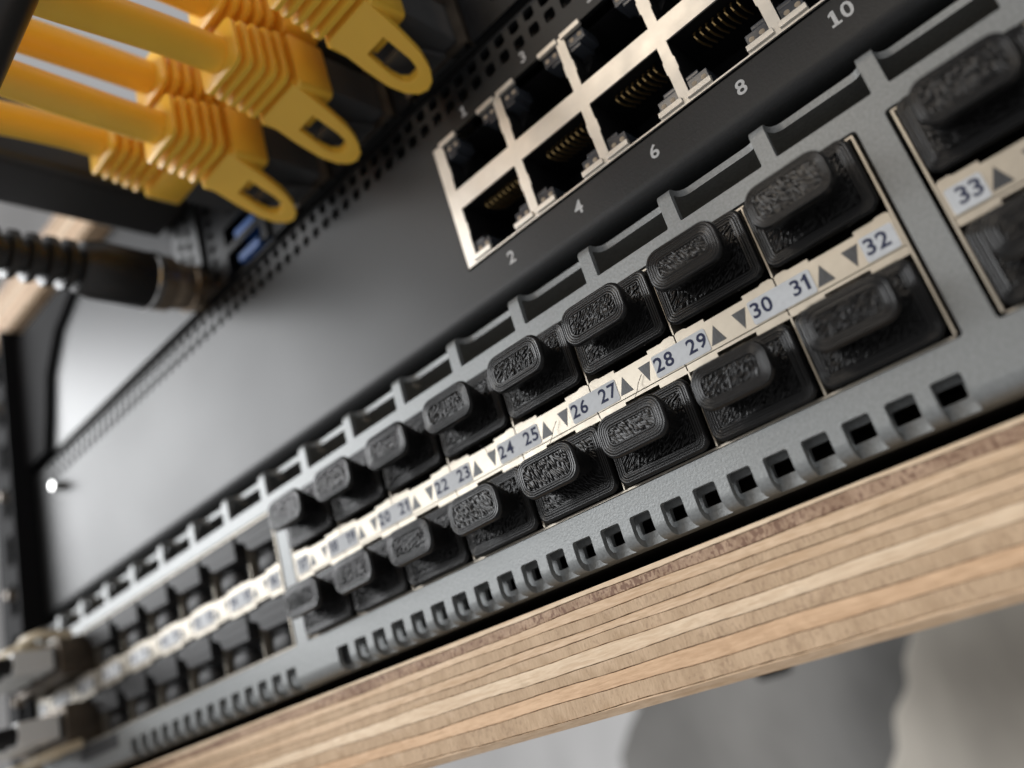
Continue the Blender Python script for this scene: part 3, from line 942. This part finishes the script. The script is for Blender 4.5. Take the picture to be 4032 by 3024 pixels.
LOW, UPP = boot_parts(True), boot_parts(False)
cordspec = [
    # x, lower?, label, cord path beyond the boot (local mm)
    (0, False, 'yellow patch cable nearest the black round connector, without visible latch guard', (0.0, -4.0)),
    (1, True, 'yellow patch cable with latch guard just above the blue USB ports', (0.0, 0.5)),
    (1, False, 'yellow patch cable directly above the one by the blue USB ports', (0.0, -1.0)),
    (2, True, 'yellow patch cable with the middle of the three hanging latch guards', (0.5, -4.0)),
    (2, False, 'yellow patch cable directly above the middle latch-guard cable', (0.0, -6.0)),
    (3, True, 'yellow patch cable with latch guard nearest the copper sockets', (0.5, -3.0)),
    (3, False, 'yellow patch cable at the very top edge, above the one nearest the copper sockets', (0.5, -3.0)),
]
for xi, lower, lab, (bx, bz) in cordspec:
    t = thing('patch_cable', lab, 'patch cable', (LX[xi], 0, LZ if lower else UZ), 'yellow patch cables',
              (rnd.uniform(-0.02, 0.02), 0, rnd.uniform(-0.02, 0.02)))
    for nm, me in (LOW if lower else UPP): link(nm, me, t)
    path = [(0, -24, 0), (bx * 0.1, -34, bz * 0.05), (bx * 0.4, -50, bz * 0.5), (bx, -66, bz * 1.1), (bx * 1.6, -86, bz * 2.2 - 3), (bx * 2 - 6, -112, bz * 3 - 14), (bx * 2 - 20, -135, bz * 3 - 40)]
    # smooth path
    sp = []
    for i in range(len(path) - 1):
        p0 = Vector(path[max(i - 1, 0)]); p1 = Vector(path[i]); p2 = Vector(path[i + 1]); p3 = Vector(path[min(i + 2, len(path) - 1)])
        for q in range(5):
            u = q / 5
            sp.append(tuple(0.5 * ((2 * p1) + (p2 - p0) * u + (2 * p0 - 5 * p1 + 4 * p2 - p3) * u * u + (3 * p1 - p0 - 3 * p2 + p3) * u ** 3)))
    sp.append(path[-1])
    MB().tube(sp, 3.05, 18).build('cord', 'yellow_pvc', t, smooth=60)

# ---------------------------------------------------------------------
# black leads at the left
# ---------------------------------------------------------------------
rc = thing('round_connector_lead', 'black ribbed lead with a bronze-coloured round metal collar left of the USB ports', 'cable', (-137, 6, 75.0))
MB().tube([(0, 2, 0), (0, -4, 0), (0, -4.2, 0), (0, -8.6, 0), (0, -9.0, 0)], [5.0, 5.6, 5.3, 5.5, 5.3], 28).build('metal_barrel', 'bronze_collar', rc, smooth=40)
MB().tube([(0, -8.4, 0), (0, -8.8, 0), (0, -12.0, 0), (0, -12.4, 0)], [5.7, 6.25, 6.25, 5.9], 28).build('collar', 'bronze_collar', rc, smooth=40)
MB().tube([(0, -11.9, 0), (0, -12.2, 0), (0, -13.3, 0), (0, -13.6, 0)], [6.0, 6.55, 6.55, 6.2], 28).build('collar_ring', 'bright_steel', rc, smooth=40)
MB().tube([(0, -12.6, 0), (0, -13.4, 0), (0, -25, 0.2), (0, -28, 0.3)], [5.9, 6.3, 6.3, 5.4], 28).build('grip', 'black_pvc', rc, smooth=40)
mb = MB()
for i in range(7):
    y = -29.4 - 3.5 * i
    mb.tube([(0, y, 0.3), (0, y - 0.3, 0.3), (0, y - 1.7, 0.3), (0, y - 2.0, 0.3)], [4.2, 5.3 - 0.12 * i, 5.3 - 0.12 * i, 4.2], 24)
mb.build('strain_relief', 'black_pvc', rc, smooth=40)
MB().tube([(0, -27, 0.3), (0, -52, 0.3), (-3, -75, -2), (-14, -100, -8), (-40, -130, -20)], 3.4, 18).build('cord', 'black_pvc', rc, smooth=60)

mp_ = thing('moulded_plug_lead', 'large black moulded plug above the round connector, below the yellow cords', 'cable', (-140, 4, 103.6))
loops = []
for y, w, h in ((-1.0, 15.5, 16.0), (-1.6, 16.2, 17.2), (-44, 16.2, 17.2), (-47, 14.0, 14.0)):
    loops.append([(x, y, z) for x, z in rrect(w, h, 2.4, 5)])
loops.reverse()
MB().loft(loops).build('plug_body', 'black_pvc', mp_, smooth=40)
MB().box(-6.5, 6.5, -1.5, 6, -6.0, 6.0).build('plug_shell', 'dark_steel', mp_, bevel=0.5)
MB().tube([(0, -46, 0), (0, -60, 0), (-4, -90, -5), (-20, -130, -20)], 4.6, 18).build('cord', 'black_pvc', mp_, smooth=60)
MB().tube([(8.2, -31.5, -0.8), (8.0, -31.5, -0.8)], 1.6, 14).build('plug_dimple', 'dark_interior', mp_)

bc = thing('black_cable', 'black cable crossing the top left corner in front of the yellow cords', 'cable', (-72, -62, 61))
MB().tube([(-90, -4, -40), (-60, 0, -16), (-30, 0, -7.2), (-5, 0, -1.0), (5, 0, 1.1), (30, 0, 6.5), (70, 6, 18), (100, 14, 45), (112, 20, 95), (114, 24, 180)], 5.0, 20).build('cord', 'black_pvc', bc, smooth=60)

# =====================================================================
# black rack rail at the left with screws
# =====================================================================
rail = thing('rack_rail', 'black steel rack rail with screws at the far left edge', 'rack rail', (-252, 6, -20.7))
RO = (-252, 6, -20.7)
mb = MB()
hs = [rrect(9, 9, 0.6, 2, -250, -8 + 14.8 * i) for i in range(9)]
sheet(mb, [(-262, -20.7), (-236.5, -20.7), (-236.5, 116.2), (-262, 116.2)], hs, [], lambda a, s, d: (a, 2.6 + d, s), 1.8)
mb.box(-262, -260.2, 4.5, 60, -20.7, 116.2).box(-236.4, -235, -2.0, 40, -20.7, 116.2)
mb.build('rail_profile', 'rail_black', rail, RO)
MB().box(-258, -240, 8, 9, -20, 115).build('rail_liner', 'dark_interior', rail, RO)
for z in (36.8, 66.4, 7.2, 95.5):
    MB().tube([(-247, -1.2, z), (-247, -0.6, z), (-247, 2.5, z)], [1.0, 1.4, 1.5], 16).build('rail_screw', 'dark_steel', rail, RO, smooth=50)
